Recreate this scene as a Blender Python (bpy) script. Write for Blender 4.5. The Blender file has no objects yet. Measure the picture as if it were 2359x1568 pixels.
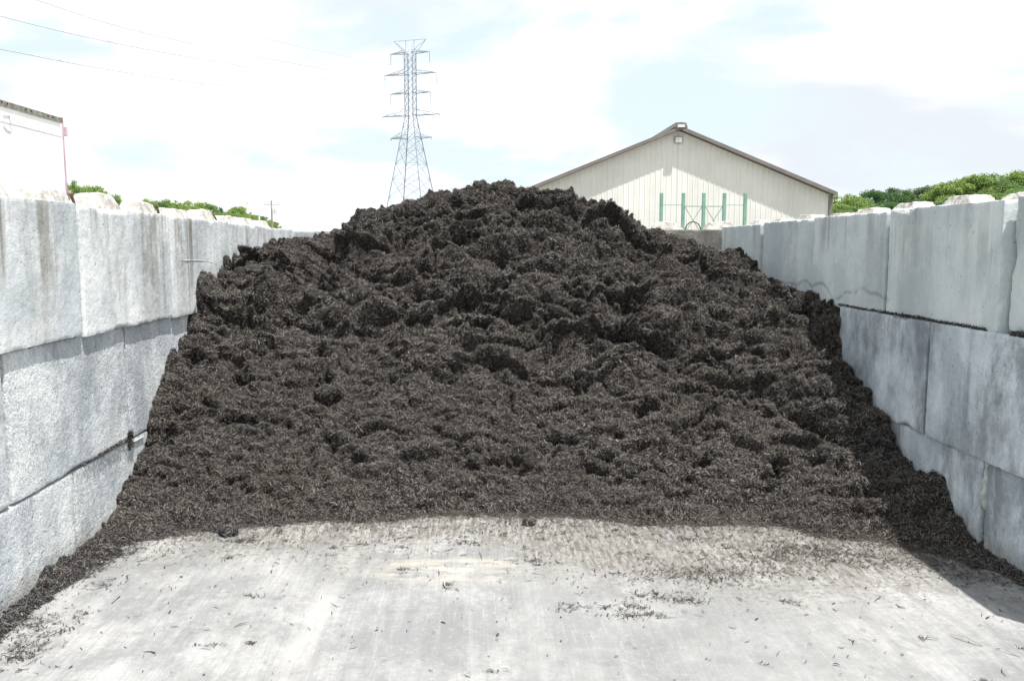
import bpy, math, random
import numpy as np
from mathutils import Vector, Matrix
random.seed(7); RNG = np.random.default_rng(7)
C = bpy.context.scene.collection
R = math.radians

# ------------------------------------------------------------ camera model
F_, CX, CY, HC = 1934.0, 1179.5, 784.0, 1.46
PITCH, YAW = math.atan(223/1934), math.atan(70.5/1934)
fw = Vector((math.sin(YAW)*math.cos(PITCH), math.cos(YAW)*math.cos(PITCH), -math.sin(PITCH)))
rt = Vector((math.cos(YAW), -math.sin(YAW), 0)); up = rt.cross(fw)
def ray(x, y): return fw + rt*((x-CX)/F_) + up*((CY-y)/F_)
def atY(x, y, Y): d = ray(x, y); k = Y/d.y; return Vector((d.x*k, Y, HC+d.z*k))
def atX(x, y, X): d = ray(x, y); k = X/d.x; return Vector((X, d.y*k, HC+d.z*k))
def atZ(x, y, Z=0.0): d = ray(x, y); k = (Z-HC)/d.z; return Vector((d.x*k, d.y*k, Z))

# ------------------------------------------------------------ numpy noise
_perm = np.random.default_rng(3).permutation(256); _perm = np.concatenate([_perm, _perm, _perm])
_grad = np.random.default_rng(5).normal(size=(256, 3)); _grad /= np.linalg.norm(_grad, axis=1)[:, None]
def perlin(p):
    i = np.floor(p).astype(int); f = p-i; i &= 255
    u = f*f*f*(f*(f*6-15)+10); out = 0
    for a in (0, 1):
        wa = u[:, 0] if a else 1-u[:, 0]
        for b in (0, 1):
            wb = u[:, 1] if b else 1-u[:, 1]
            for c in (0, 1):
                wc = u[:, 2] if c else 1-u[:, 2]
                h = _perm[_perm[_perm[(i[:, 0]+a) & 255]+((i[:, 1]+b) & 255)]+((i[:, 2]+c) & 255)]
                g = _grad[h]
                out = out + wa*wb*wc*(g[:, 0]*(f[:, 0]-a)+g[:, 1]*(f[:, 1]-b)+g[:, 2]*(f[:, 2]-c))
    return out*1.5
def sstep(a, b, x):
    t = np.clip((x-a)/(b-a), 0, 1); return t*t*(3-2*t)

# ------------------------------------------------------------ mesh helpers
def link(o, parent=None, loc=None):
    C.objects.link(o)
    if parent: o.parent = parent
    if loc is not None: o.location = loc
    return o
def tag(o, label=None, cat=None, group=None, kind=None):
    for k, v in (('label', label), ('category', cat), ('group', group), ('kind', kind)):
        if v: o[k] = v
    return o
def empty(name, loc=(0, 0, 0)):
    o = bpy.data.objects.new(name, None); o.empty_display_size = .2
    return link(o, None, loc)
def np_mesh(name, V, Fq, mat, smooth=False):
    """V (n,3), Fq (m,k) all with the same number of corners"""
    m = bpy.data.meshes.new(name); V = np.asarray(V, np.float32); Fq = np.asarray(Fq, np.int32); k = Fq.shape[1]
    m.vertices.add(len(V)); m.vertices.foreach_set('co', V.ravel())
    m.loops.add(Fq.size); m.loops.foreach_set('vertex_index', Fq.ravel())
    m.polygons.add(len(Fq)); m.polygons.foreach_set('loop_start', np.arange(0, Fq.size, k, dtype=np.int32))
    m.polygons.foreach_set('loop_total', np.full(len(Fq), k, np.int32))
    m.polygons.foreach_set('use_smooth', np.full(len(Fq), smooth))
    m.materials.append(mat); m.update(calc_edges=True)
    return m
class MB:
    def __init__(s): s.v = []; s.f = []
    def add(s, V, Fs):
        n = len(s.v); s.v += [tuple(p) for p in V]; s.f += [tuple(i+n for i in f) for f in Fs]
    def box(s, x0, x1, y0, y1, z0, z1):
        s.add([(x0,y0,z0),(x1,y0,z0),(x1,y1,z0),(x0,y1,z0),(x0,y0,z1),(x1,y0,z1),(x1,y1,z1),(x0,y1,z1)],
              [(0,3,2,1),(4,5,6,7),(0,1,5,4),(1,2,6,5),(2,3,7,6),(3,0,4,7)])
    def bar(s, p, q, r, n=4, r2=None):
        p, q = Vector(p), Vector(q); d = (q-p).normalized(); r2 = r if r2 is None else r2
        a = d.cross(Vector((0, 0, 1)) if abs(d.z) < .9 else Vector((1, 0, 0))).normalized(); b = d.cross(a)
        V = []
        for c, rr in ((p, r), (q, r2)):
            for i in range(n):
                t = 2*math.pi*(i+.5)/n; V.append(c+a*math.cos(t)*rr+b*math.sin(t)*rr)
        s.add(V, [(i, (i+1) % n, n+(i+1) % n, n+i) for i in range(n)]+[tuple(range(n))[::-1], tuple(range(n, 2*n))])
    def path(s, pts, r, n=6):
        pts = [Vector(p) for p in pts]; V = []; prev = None
        for i, p in enumerate(pts):
            d = (pts[min(i+1, len(pts)-1)]-pts[max(i-1, 0)]).normalized()
            a = (d.cross(Vector((0, 0, 1))) if abs(d.z) < .95 else d.cross(Vector((1, 0, 0)))).normalized() if prev is None else (prev-d*prev.dot(d)).normalized()
            prev = a; b = d.cross(a)
            rr = r[i] if isinstance(r, (list, tuple)) else r
            V += [p+a*math.cos(2*math.pi*k/n)*rr+b*math.sin(2*math.pi*k/n)*rr for k in range(n)]
        Fs = [(i*n+k, i*n+(k+1) % n, (i+1)*n+(k+1) % n, (i+1)*n+k) for i in range(len(pts)-1) for k in range(n)]
        s.add(V, Fs+[tuple(range(n))[::-1], tuple(range((len(pts)-1)*n, len(pts)*n))])
    def prism(s, poly, d):          # polygon (list of 3D points) extruded by vector d
        n = len(poly); d = Vector(d)
        s.add([Vector(p) for p in poly]+[Vector(p)+d for p in poly],
              [tuple(range(n))[::-1], tuple(range(n, 2*n))]+[(i, (i+1) % n, n+(i+1) % n, n+i) for i in range(n)])
    def build(s, name, mat, parent=None, smooth=False, bevel=0, loc=None):
        m = bpy.data.meshes.new(name); m.from_pydata(s.v, [], s.f); m.validate()
        import bmesh
        bm = bmesh.new(); bm.from_mesh(m); bmesh.ops.recalc_face_normals(bm, faces=bm.faces[:]); bm.to_mesh(m); bm.free()
        m.materials.append(mat)
        if smooth: m.polygons.foreach_set('use_smooth', [True]*len(m.polygons))
        o = bpy.data.objects.new(name, m); link(o, parent, loc)
        if bevel:
            b = o.modifiers.new('bevel', 'BEVEL'); b.width = bevel; b.segments = 2; b.limit_method = 'ANGLE'
        return o

# ------------------------------------------------------------ material helper
class NT:
    def __init__(s, name):
        s.m = bpy.data.materials.new(name); s.m.use_nodes = True; s.t = s.m.node_tree; s.n = s.t.nodes; s.l = s.t.links
        s.b = s.n['Principled BSDF']; s.out = s.n['Material Output']
    def node(s, typ, **kw):
        x = s.n.new(typ)
        for k, v in kw.items(): setattr(x, k, v)
        return x
    def set(s, sock, v):
        if isinstance(v, bpy.types.NodeSocket): s.l.new(v, sock)
        elif isinstance(v, (tuple, list)) and sock.type == 'RGBA' and len(v) == 3: sock.default_value = (*v, 1)
        else: sock.default_value = v
    def pos(s, scale=(1, 1, 1), off=None):
        g = s.node('ShaderNodeNewGeometry').outputs['Position']
        mp = s.node('ShaderNodeMapping'); s.l.new(g, mp.inputs[0]); mp.inputs['Scale'].default_value = scale
        if off is not None: s.set(mp.inputs['Location'], off)
        return mp.outputs[0]
    def objoff(s):
        r = s.node('ShaderNodeObjectInfo').outputs['Random']
        c = s.node('ShaderNodeCombineXYZ')
        s.l.new(s.math('MULTIPLY', r, 37.0), c.inputs[0]); s.l.new(s.math('MULTIPLY', r, 91.0), c.inputs[1]); s.l.new(s.math('MULTIPLY', r, 11.0), c.inputs[2])
        return c.outputs[0]
    def noise(s, vec, scale, detail=4, rough=.55, dist=0):
        x = s.node('ShaderNodeTexNoise'); s.l.new(vec, x.inputs['Vector'])
        x.inputs['Scale'].default_value = scale; x.inputs['Detail'].default_value = detail; x.inputs['Roughness'].default_value = rough
        x.inputs['Distortion'].default_value = dist
        return x.outputs['Fac']
    def math(s, op, a, b=None, c=None, clamp=False):
        x = s.node('ShaderNodeMath', operation=op, use_clamp=clamp)
        s.set(x.inputs[0], a)
        if b is not None: s.set(x.inputs[1], b)
        if c is not None: s.set(x.inputs[2], c)
        return x.outputs[0]
    def ramp(s, v, a, b, lo=0.0, hi=1.0):     # smooth map of v from [a,b] to [lo,hi]
        x = s.node('ShaderNodeMapRange', interpolation_type='SMOOTHSTEP'); s.set(x.inputs['Value'], v)
        x.inputs['From Min'].default_value = a; x.inputs['From Max'].default_value = b
        x.inputs['To Min'].default_value = lo; x.inputs['To Max'].default_value = hi
        return x.outputs['Result']
    def mix(s, f, a, b, mode='MIX'):
        x = s.node('ShaderNodeMix', data_type='RGBA', blend_type=mode)
        s.set(x.inputs['Factor'], f); s.set(x.inputs['A'], a) if False else None
        ins = [i for i in x.inputs if i.type == 'RGBA']; s.set(ins[0], a); s.set(ins[1], b)
        return [o for o in x.outputs if o.type == 'RGBA'][0]
    def xyz(s):
        g = s.node('ShaderNodeNewGeometry').outputs['Position']; x = s.node('ShaderNodeSeparateXYZ'); s.l.new(g, x.inputs[0]); return x.outputs
    def bump(s, h, strength=.3, dist=.01):
        x = s.node('ShaderNodeBump'); s.l.new(h, x.inputs['Height']); x.inputs['Strength'].default_value = strength; x.inputs['Distance'].default_value = dist
        s.l.new(x.outputs[0], s.b.inputs['Normal'])
    def finish(s, col, rough=.85, metal=0, spec=.3):
        s.set(s.b.inputs['Base Color'], col); s.set(s.b.inputs['Roughness'], rough); s.b.inputs['Metallic'].default_value = metal
        s.b.inputs['Specular IOR Level'].default_value = spec
        return s.m
def simple(name, col, rough=.6, metal=0, var=.12, scale=3.0, spec=.4):
    t = NT(name); n = t.noise(t.pos(), scale, 5)
    c = t.mix(t.ramp(n, .35, .65), tuple(x*(1-var) for x in col), tuple(min(1, x*(1+var)) for x in col))
    t.bump(t.noise(t.pos(), scale*8, 3), .1, .005)
    return t.finish(c, rough, metal, spec)

# ------------------------------------------------------------ concrete materials
def concrete(name, base, light, stain, stain_amt, streak, streak_amt, speck=.2, axis='Y', ztop=1.65, bumpy=.5, patchy=1.6, fadez=.7, fleck=0.0, lightband=None):
    t = NT(name); off = t.objoff(); P = t.pos((1, 1, 1), off)
    c = t.mix(t.ramp(t.noise(P, 2.2, 6, .6, .4), .35, .65), base, light)
    big = t.ramp(t.noise(t.pos((1,1,.5) , off), patchy, 10, .76, .15), .44, .62)
    c = t.mix(t.math('MULTIPLY', big, stain_amt), c, stain)
    sc = (1, 10, .55) if axis == 'Y' else (10, 1, .55)
    S = t.pos(sc, off)
    st = t.ramp(t.noise(S, 1.0, 7, .62), .47, .66)
    z = t.xyz()[2]
    fade = t.ramp(z, ztop-fadez, ztop, .25, 1)
    reg = t.ramp(t.noise(P, 1.5, 3, .5), .42, .60)
    c = t.mix(t.math('MULTIPLY', t.math('MULTIPLY', t.math('MULTIPLY', st, fade), reg), streak_amt), c, streak)
    S2 = t.pos((1, 3.2, .25) if axis == 'Y' else (3.2, 1, .25), off)
    st2 = t.ramp(t.noise(S2, 1.0, 5, .5), .52, .64)
    c = t.mix(t.math('MULTIPLY', t.math('MULTIPLY', st2, t.math('MULTIPLY', fade, t.ramp(t.noise(t.pos((1,1,1), t.objoff()), 14, 5, .7), .25, .6))), streak_amt*.7), c, streak)
    # hairline pale drips
    S3 = t.pos((1, 26, .7) if axis == 'Y' else (26, 1, .7), off)
    c = t.mix(t.math('MULTIPLY', t.ramp(t.noise(S3, 1.0, 3, .6), .6, .72), .25), c, light)
    # rust and soot marks, small
    ru = t.ramp(t.noise(t.pos((1, 5, 1.1) if axis == 'Y' else (5, 1, 1.1), off), 1.3, 4, .55), .74, .8)
    c = t.mix(t.math('MULTIPLY', ru, .55), c, (.36, .22, .10))
    # fine grain
    g = t.noise(P, 130, 3, .7); g2 = t.noise(P, 42, 4, .7)
    c = t.mix(t.math('MULTIPLY', t.ramp(g, .47, .60), t.math('MULTIPLY', t.ramp(t.noise(P, 3.1, 5, .65), .32, .66, .35, 1.1), speck)), c, tuple(x*.5 for x in base))
    c = t.mix(t.math('MULTIPLY', t.ramp(g2, .6, .72), speck*.8), c, tuple(x*.5 for x in base))
    if fleck: c = t.mix(t.math('MULTIPLY', t.ramp(g, .46, .3), fleck), c, (.75, .74, .7))
    if name.startswith('smooth'):
        X_ = t.xyz(); lz = t.math('ADD', 1.15, t.math('MULTIPLY', t.math('SUBTRACT', t.noise(t.pos((0, 1, 0), (0, 2, 0)), 2.6, 1, .5), .5), .30))
        ln = t.math('ABSOLUTE', t.math('SUBTRACT', X_[2], lz))
        lm = t.math('MULTIPLY', t.ramp(ln, .024, .0), t.math('MULTIPLY', t.ramp(X_[1], 4.72, 4.95), t.ramp(t.noise(P, 12, 4, .7), .3, .6)))
        c = t.mix(t.math('MULTIPLY', lm, .5), c, (.14,.14,.14))
    # dirt low down by the mulch
    low = t.ramp(t.math('ADD', z, t.math('MULTIPLY', t.noise(P, 5, 4), .22)), .26, .10)
    c = t.mix(t.math('MULTIPLY', low, .55), c, (.20, .17, .12))
    v = t.node('ShaderNodeTexVoronoi'); t.l.new(P, v.inputs['Vector']); v.inputs['Scale'].default_value = 17; v.inputs['Randomness'].default_value = 1
    pit = t.ramp(v.outputs['Distance'], .06, .14)
    keep = t.ramp(t.noise(P, 9, 2), .50, .56)
    pit = t.math('MAXIMUM', pit, keep)
    c = t.mix(t.math('MULTIPLY', t.math('SUBTRACT', 1.0, pit), .45), c, tuple(x*.35 for x in base))
    ca = t.node('ShaderNodeAttribute', attribute_name='chip').outputs['Fac']
    cm = t.ramp(t.math('ADD', ca, t.math('MULTIPLY', t.math('SUBTRACT', t.noise(P, 40, 3), .5), .006)), .0045, .010)
    cc = t.mix(t.ramp(t.noise(P, 55, 4, .7), .40, .58), (.07,.065,.055), tuple(x*.85 for x in light))
    c = t.mix(t.math('MULTIPLY', cm, .8), c, cc)
    h = t.math('ADD', t.math('MULTIPLY', g, .5), t.math('ADD', t.math('MULTIPLY', g2, 1.0), t.math('ADD', t.math('MULTIPLY', t.noise(P, 8, 5), .9), t.math('MULTIPLY', pit, .6))))
    t.bump(h, bumpy, .008)
    return t.finish(c, .92, 0, .2)
M_LTOP = concrete('pale streaked concrete', (.54,.575,.595), (.75,.765,.76), (.32,.34,.35), .6, (.19,.175,.14), .95, .27, bumpy=.42, fadez=1.0)
M_LLOW = concrete('rough speckled concrete', (.52,.555,.585), (.72,.74,.74), (.26,.285,.315), .75, (.3,.3,.3), .2, .75, bumpy=1.0, patchy=1.9, fleck=.35)
M_RTOP = concrete('smooth weathered concrete', (.50,.56,.57), (.65,.69,.68), (.37,.41,.43), .5, (.21,.20,.18), .55, .12, bumpy=.3, fadez=.45)
M_RLOW = concrete('mottled grey concrete', (.44,.49,.53), (.68,.735,.775), (.17,.19,.21), .78, (.12,.13,.15), .6, .3, bumpy=.55, patchy=2.2, fadez=2.0)
M_BACK = concrete('dirty brown grey concrete', (.24,.23,.21), (.33,.31,.28), (.10,.095,.085), .7, (.08,.08,.075), .5, .8, axis='X', bumpy=1.1)
M_BACKL = concrete('cool grey concrete', (.34,.37,.39), (.42,.44,.45), (.24,.26,.27), .5, (.2,.2,.2), .2, .3, axis='X', bumpy=.5)
t = NT('white crusted concrete'); P = t.pos()
c = t.mix(t.ramp(t.noise(P, 14, 6, .7), .38, .62), (.30, .28, .255), (.50, .48, .45))
t.bump(t.math('ADD', t.noise(P, 60, 4), t.noise(P, 14, 4)), .6, .01); M_KNOB = t.finish(c, .95, 0, .1)
M_RUST = simple('rusted steel', (.09, .05, .035), .9, 0, .4, 30)

# ------------------------------------------------------------ ground and slab
t = NT('gravel yard'); P = t.pos()
c = t.mix(t.ramp(t.noise(P, 22, 6, .75), .4, .62), (.17,.155,.13), (.36,.34,.30))
c = t.mix(t.ramp(t.noise(P, .06, 4), .5, .6), c, (.07,.10,.03))
t.bump(t.noise(P, 40, 5, .7), .6, .02); M_GRAVEL = t.finish(c, .95, 0, .1)
gm = MB(); gm.add([(-1500,-800,-.05),(1500,-800,-.05),(1500,2500,-.05),(-1500,2500,-.05)], [(0,1,2,3)])
tag(gm.build('ground', M_GRAVEL), kind='structure')

XL, XR, YB = -1.87, 2.38, 8.50
t = NT('worn concrete slab'); x, y, z = t.xyz()
P = t.pos()
c = t.mix(t.ramp(t.noise(P, .9, 7, .66, .2), .36, .62), (.225,.225,.224), (.325,.322,.316))
c = t.mix(t.math('MULTIPLY', t.ramp(t.noise(t.pos((1,1,1),(7,3,0)), 1.7, 9, .74, .35), .44, .60), .72), c, (.17,.175,.18))
c = t.mix(t.math('MULTIPLY', t.ramp(t.noise(t.pos((1,.6,1),(3,8,0)), 6.5, 8, .75), .46, .60), .5), c, (.16,.16,.158))
c = t.mix(t.math('MULTIPLY', t.ramp(t.noise(t.pos((1,.5,1),(13,5,0)), 3.5, 8, .72), .52, .68), .35), c, (.40,.40,.395))
# long scraper arcs and tyre smears, mostly along the bay
rot = t.node('ShaderNodeMapping'); t.l.new(P, rot.inputs[0]); rot.inputs['Rotation'].default_value = (0,0,R(14)); rot.inputs['Scale'].default_value = (11,.9,1)
sm = t.noise(rot.outputs[0], 1.0, 6, .65, .3)
c = t.mix(t.math('MULTIPLY', t.ramp(sm, .5, .36), .32), c, (.17,.17,.168))
c = t.mix(t.math('MULTIPLY', t.ramp(sm, .5, .70), .22), c, (.46,.46,.455))
rot2 = t.node('ShaderNodeMapping'); t.l.new(P, rot2.inputs[0]); rot2.inputs['Rotation'].default_value = (0,0,R(62)); rot2.inputs['Scale'].default_value = (14,1.1,1)
sm2 = t.noise(rot2.outputs[0], 1.0, 5, .65, .8)
c = t.mix(t.math('MULTIPLY', t.ramp(sm2, .53, .70), .22), c, (.25,.255,.26))
# brushed grooves
gr = t.noise(t.pos((95, 3.2, 1)), 1.0, 4, .6)
gmask = t.math('MULTIPLY', t.ramp(y, 3.3, 4.3), t.ramp(t.noise(P, 1.6, 3), .35, .5))
c = t.mix(t.math('MULTIPLY', t.ramp(gr, .46, .62), t.math('MULTIPLY_ADD', gmask, .45, .22)), c, (.17,.167,.158))
rb = t.node('ShaderNodeMapping'); t.l.new(P, rb.inputs[0]); rb.inputs['Rotation'].default_value = (0,0,R(-9)); rb.inputs['Scale'].default_value = (70,4.5,1)
c = t.mix(t.math('MULTIPLY', t.ramp(t.noise(rb.outputs[0], 1.0, 6, .7), .54, .66), t.ramp(t.noise(P, 1.9, 4), .4, .6, .05, .26)), c, (.44,.44,.435))
c = t.mix(t.math('MULTIPLY', t.ramp(t.noise(P, 24, 9, .8), .46, .62), .30), c, (.17,.168,.163))
c = t.mix(t.math('MULTIPLY', t.ramp(t.noise(t.pos((1,1,1),(5,5,0)), 38, 8, .8), .53, .64), .30), c, (.44,.435,.42))
# pale joint band along the bay
bx = t.math('ADD', x, t.math('ADD', t.math('MULTIPLY', y, -.04), t.math('MULTIPLY', t.math('SUBTRACT', t.noise(P, 2.5, 4), .5), .05)))
band = t.math('MULTIPLY', t.ramp(t.math('ABSOLUTE', t.math('ADD', bx, .78)), .065, .03), t.ramp(t.noise(P, 6, 4), .3, .5))
c = t.mix(t.math('MULTIPLY', band, .33), c, (.40,.385,.36))
bw = t.math('MULTIPLY', t.ramp(t.math('ABSOLUTE', t.math('ADD', x, .40)), .035, .01), t.math('MULTIPLY', t.ramp(y, 3.5, 4.1), t.ramp(t.noise(P, 7, 3), .4, .55)))
c = t.mix(t.math('MULTIPLY', bw, .35), c, (.48,.48,.475))
# grey scraped panel right of the middle
pe = t.math('MULTIPLY', t.ramp(t.math('ADD', x, t.math('MULTIPLY', t.noise(P, 9, 3), .05)), .13, .19), t.ramp(x, 1.9, 1.2))
pe = t.math('MULTIPLY', pe, t.ramp(t.noise(P, 2.3, 5, .65), .36, .58))
c = t.mix(t.math('MULTIPLY', pe, .42), c, (.225,.225,.22))
# brown mulch stain towards the pile foot
dn = t.math('ADD', y, t.math('ADD', t.math('MULTIPLY', t.math('SUBTRACT', t.noise(P, 2.2, 5), .5), .9), t.math('MULTIPLY', t.ramp(x, -.1, .8), .55)))
dirt = t.math('MULTIPLY', t.ramp(dn, 3.92, 4.2), t.ramp(t.noise(t.pos((48, 7, 1)), 1.0, 7, .78), .42, .60))
c = t.mix(t.math('MULTIPLY', dirt, .95), c, (.105,.094,.078))
dirt2 = t.math('MULTIPLY', t.ramp(dn, 3.5, 4.05), t.ramp(t.noise(P, 34, 5, .8), .48, .60))
c = t.mix(t.math('MULTIPLY', dirt2, .75), c, (.15,.13,.10))
# cream mineral patches
cy_ = t.math('MULTIPLY', t.ramp(t.math('ABSOLUTE', t.math('SUBTRACT', y, 3.66)), .20, .05), t.math('MULTIPLY', t.ramp(x, -.62, -.3), t.ramp(x, .25, -.02)))
cr = t.math('MULTIPLY', cy_, t.ramp(t.noise(t.pos((3.5, 11, 1)), 1.2, 5, .6), .44, .6))
c = t.mix(t.math('MULTIPLY', cr, .5), c, (.47,.43,.34))
cr2 = t.ramp(t.noise(t.pos((1,1,1),(21,4,0)), 3.1, 4, .6), .68, .76)
c = t.mix(t.math('MULTIPLY', cr2, .5), c, (.40,.34,.23))
# dark damp blotches near the camera
bl = t.ramp(t.noise(t.pos((1,1,1),(3,17,0)), 4.2, 7, .72), .66, .70)
c = t.mix(t.math('MULTIPLY', bl, .3), c, (.30,.32,.35))
g = t.noise(P, 180, 3, .7)
c = t.mix(t.math('MULTIPLY', t.ramp(g, .55, .72), .22), c, (.25,.25,.25))
vv = t.node('ShaderNodeTexVoronoi', feature='DISTANCE_TO_EDGE'); wp = t.node('ShaderNodeVectorMath', operation='ADD')
t.l.new(P, wp.inputs[0]); nz = t.node('ShaderNodeTexNoise'); t.l.new(P, nz.inputs['Vector']); nz.inputs['Scale'].default_value = 3; t.l.new(nz.outputs['Color'], wp.inputs[1])
t.l.new(wp.outputs[0], vv.inputs['Vector']); vv.inputs['Scale'].default_value = .55
c = t.mix(t.math('MULTIPLY', t.ramp(vv.outputs['Distance'], .006, .001), .35), c, (.22,.22,.22))
t.bump(t.math('ADD', t.math('MULTIPLY', gr, 1.2), t.math('ADD', t.math('MULTIPLY', g, .5), t.math('MULTIPLY', t.noise(P, 9, 6, .7), 2.0))), .35, .006)
M_SLAB = t.finish(c, .8, 0, .25)
sl = MB(); sl.box(-6, 7.5, -6, YB+.2, -.15, 0)
tag(sl.build('concrete_floor', M_SLAB), kind='structure')

# ------------------------------------------------------------ concrete blocks
def block_mesh(L, seed, mat, rough=1.0):
    """block 0.61 deep (x) by L (y) by 0.61 high, origin at base centre, worn edges"""
    hx, hy, hz = .305, L/2, .305; st = .011
    def face(ax, sgn):
        o = [i for i in range(3) if i != ax]; H = (hx, hy, hz)
        nu, nv = int(2*H[o[0]]/st)+1, int(2*H[o[1]]/st)+1
        u, v = np.meshgrid(np.linspace(-H[o[0]], H[o[0]], nu+1), np.linspace(-H[o[1]], H[o[1]], nv+1), indexing='ij')
        p = np.zeros((u.size, 3)); p[:, o[0]] = u.ravel(); p[:, o[1]] = v.ravel(); p[:, ax] = sgn*H[ax]
        i, j = np.meshgrid(np.arange(nu), np.arange(nv), indexing='ij'); a = (i*(nv+1)+j).ravel()
        q = np.stack([a, a+nv+1, a+nv+2, a+1], 1)
        flip = (sgn < 0) != (ax == 1)
        return p, (q[:, ::-1] if flip else q)
    V, Q, n = [], [], 0
    for ax in range(3):
        for sg in (-1, 1):
            p, q = face(ax, sg); V.append(p); Q.append(q+n); n += len(p)
    V = np.concatenate(V); Q = np.concatenate(Q); H = np.array([hx, hy, hz]); s = np.array([seed*7.31, seed*3.7, seed*1.9])
    n1 = perlin(V*7+s); n2 = perlin(V*22+s+9); n3 = perlin(V*55+s+4)
    r = .003+.010*np.clip(n1-.05, 0, 1)*rough+.016*np.clip(n2-.08, 0, 1)*rough+.008*np.abs(n3)
    r += .10*np.clip(perlin(V*3.4+s+20)-.30, 0, 1)*rough+.05*np.clip(perlin(V*9+s+33)-.30, 0, 1)*rough
    r = r[:, None]; q = np.clip(V, -(H-r), H-r); d = V-q; Ln = np.linalg.norm(d, axis=1)[:, None]+1e-9
    V0 = V.copy(); V0[:, 2] += hz; V = q+d/Ln*np.minimum(Ln, r)
    N = V/H; N = np.where(np.abs(N) > .93, np.sign(N), 0); V = V+N*(n2*.0012+n3*.0010+perlin(V*2.5+s)*.0015)[:, None]
    V[:, 2] += hz
    cut = np.linalg.norm(V-V0, axis=1)
    m = np_mesh('concrete_block_body', V, Q, mat, True); V[:, 2] += 0
    at = m.attributes.new('chip', 'FLOAT', 'POINT'); at.data.foreach_set('value', cut.astype(np.float32)); return m
def knob_mesh(seed):
    n = 10; bx, by, tx, ty, h = .095, .18, .10, .10, .085; pts = []
    u, v = np.meshgrid(np.linspace(-1, 1, 2*n+1), np.linspace(-1, 1, 2*n+1), indexing='ij')
    m = np.maximum(np.abs(u), np.abs(v)); ht = np.clip((1-m)/.42, 0, 1)
    P = np.stack([u.ravel()*bx, v.ravel()*by, ht.ravel()*h], 1)
    s = seed*5.3; nn = perlin(P*16+s)*.006+perlin(P*45+s)*.004
    P[:, 2] += nn*(ht.ravel() > 0)+perlin(P*6+s+3)*.010*(ht.ravel() > 0)-.01*(ht.ravel() == 0)
    P[:, 0] += perlin(P*20+s+8)*.008; P[:, 1] += perlin(P*20+s+12)*.008
    i, j = np.meshgrid(np.arange(2*n), np.arange(2*n), indexing='ij'); a = (i*(2*n+1)+j).ravel()
    return np_mesh('knob', P, np.stack([a, a+2*n+1, a+2*n+2, a+1], 1), M_KNOB, False)
KNOBS = [knob_mesh(i) for i in range(5)]
lb = MB(); lb.path([(0, -.11, -.03), (0, -.105, .04), (0, -.075, .095), (0, -.02, .125), (0, .04, .12), (0, .085, .08), (0, .105, .03), (0, .11, -.03)], .0085, 7)
LOOP = lb.build('lifting_loop', M_RUST, smooth=True); LOOPM = LOOP.data; bpy.data.objects.remove(LOOP)
bseed = [1]
def block(x, y, z, L, mat, label, group, rot=0.0, knobs=True, rough=1.0, tilt=(0, 0)):
    bseed[0] += 1; k = bseed[0]
    e = empty('concrete_block', (x, y, z)); e.rotation_euler = (R(tilt[0]), R(tilt[1]), R(rot))
    tag(e, label, 'concrete block', group)
    b = bpy.data.objects.new('body', block_mesh(L, k, mat, rough)); link(b, e)
    if knobs:
        for i, s in enumerate((-1, 1)):
            o = bpy.data.objects.new('knob', KNOBS[(k*2+i) % 5]); link(o, e, (0, s*L*.25, .602))
            o.rotation_euler.z = R(random.uniform(-3, 3)); o.scale = (random.uniform(.93, 1.05), random.uniform(.93, 1.03), random.uniform(.85, 1.1)*(.75 if group == GR else 1.2))
        if group == GR: return e
        o = bpy.data.objects.new('lifting_loop', LOOPM); link(o, e, (random.uniform(-.02, .02), 0, .605)); o.rotation_euler = (0, R(random.uniform(-12, 12)), R(random.uniform(-14, 14)))
        o.scale = (1, .75, random.uniform(.7, .95))
    return e
def course(side, seams, top, mat, labels, group, face_off=0.0, knobs=False, slope=0.0, jit=None, rough=1.0):
    for i in range(len(seams)-1):
        y1, y0 = seams[i], seams[i+1]; L = y1-y0-(.018 if side == 'L' else .026); yc = (y0+y1)/2
        X = (XL-.305-face_off) if side == 'L' else (XR+.305+face_off)
        j = jit[i] if jit else (random.uniform(-.006, .006), 0)
        X += j[0]
        block(X, yc, top-.61-slope*(yc-3.3), L, mat, labels[i], group, rot=random.uniform(-.35, .35), knobs=knobs, rough=rough, tilt=(0, j[1]))
GL, GR, GB = 'blocks of the left bay wall', 'blocks of the right bay wall', 'blocks of the back bay wall'
course('L', [8.60, 7.42, 6.31, 5.13, 3.98, 2.82], 1.645, M_LTOP,
       ['pale streaked block at the far end of the left wall, against the back wall',
        'second block from the far end in the top row of the left wall',
        'top row left wall block with a thin white horizontal line above the mulch',
        'top row left wall block with fine dark drips, second nearest the camera',
        'nearest top row left wall block with wide brown drips, below the trailer'],
       GL, face_off=-.012, knobs=True, slope=.010, rough=1.0, jit=[(0,0)]*5)
course('L', [5.62, 4.475, 3.335, 2.19], 1.03, M_LLOW,
       ['speckled middle row left wall block partly buried by the mulch',
        'middle row left wall block in full view, with a dark smudge across it',
        'middle row left wall block cut off by the left photo edge'],
       GL, face_off=.016, rough=.8)
course('L', [5.0, 3.85, 2.70], .412, M_LLOW,
       ['bottom row left wall block that the mulch slope runs down across',
        'bottom row left wall block nearest the camera, bark strip along its foot'], GL, face_off=.020, rough=.8)
course('R', [8.42, 7.22, 5.98, 4.88, 3.77, 2.64], 1.67, M_RTOP,
       ['pale block at the far end of the right wall, against the back wall',
        'smooth block second from the far end in the top row, right wall',
        'top row right wall block with brown drips and a wavy dark line low down',
        'wide smooth top row right wall block with two small rust streaks',
        'top row right wall block cut off by the right photo edge'],
       GR, face_off=.03, knobs=True, slope=.010, rough=1.1, jit=[(0,0),(.012,.4),(-.03,-.6),(-.024,-.3),(.01,.5)])
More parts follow.
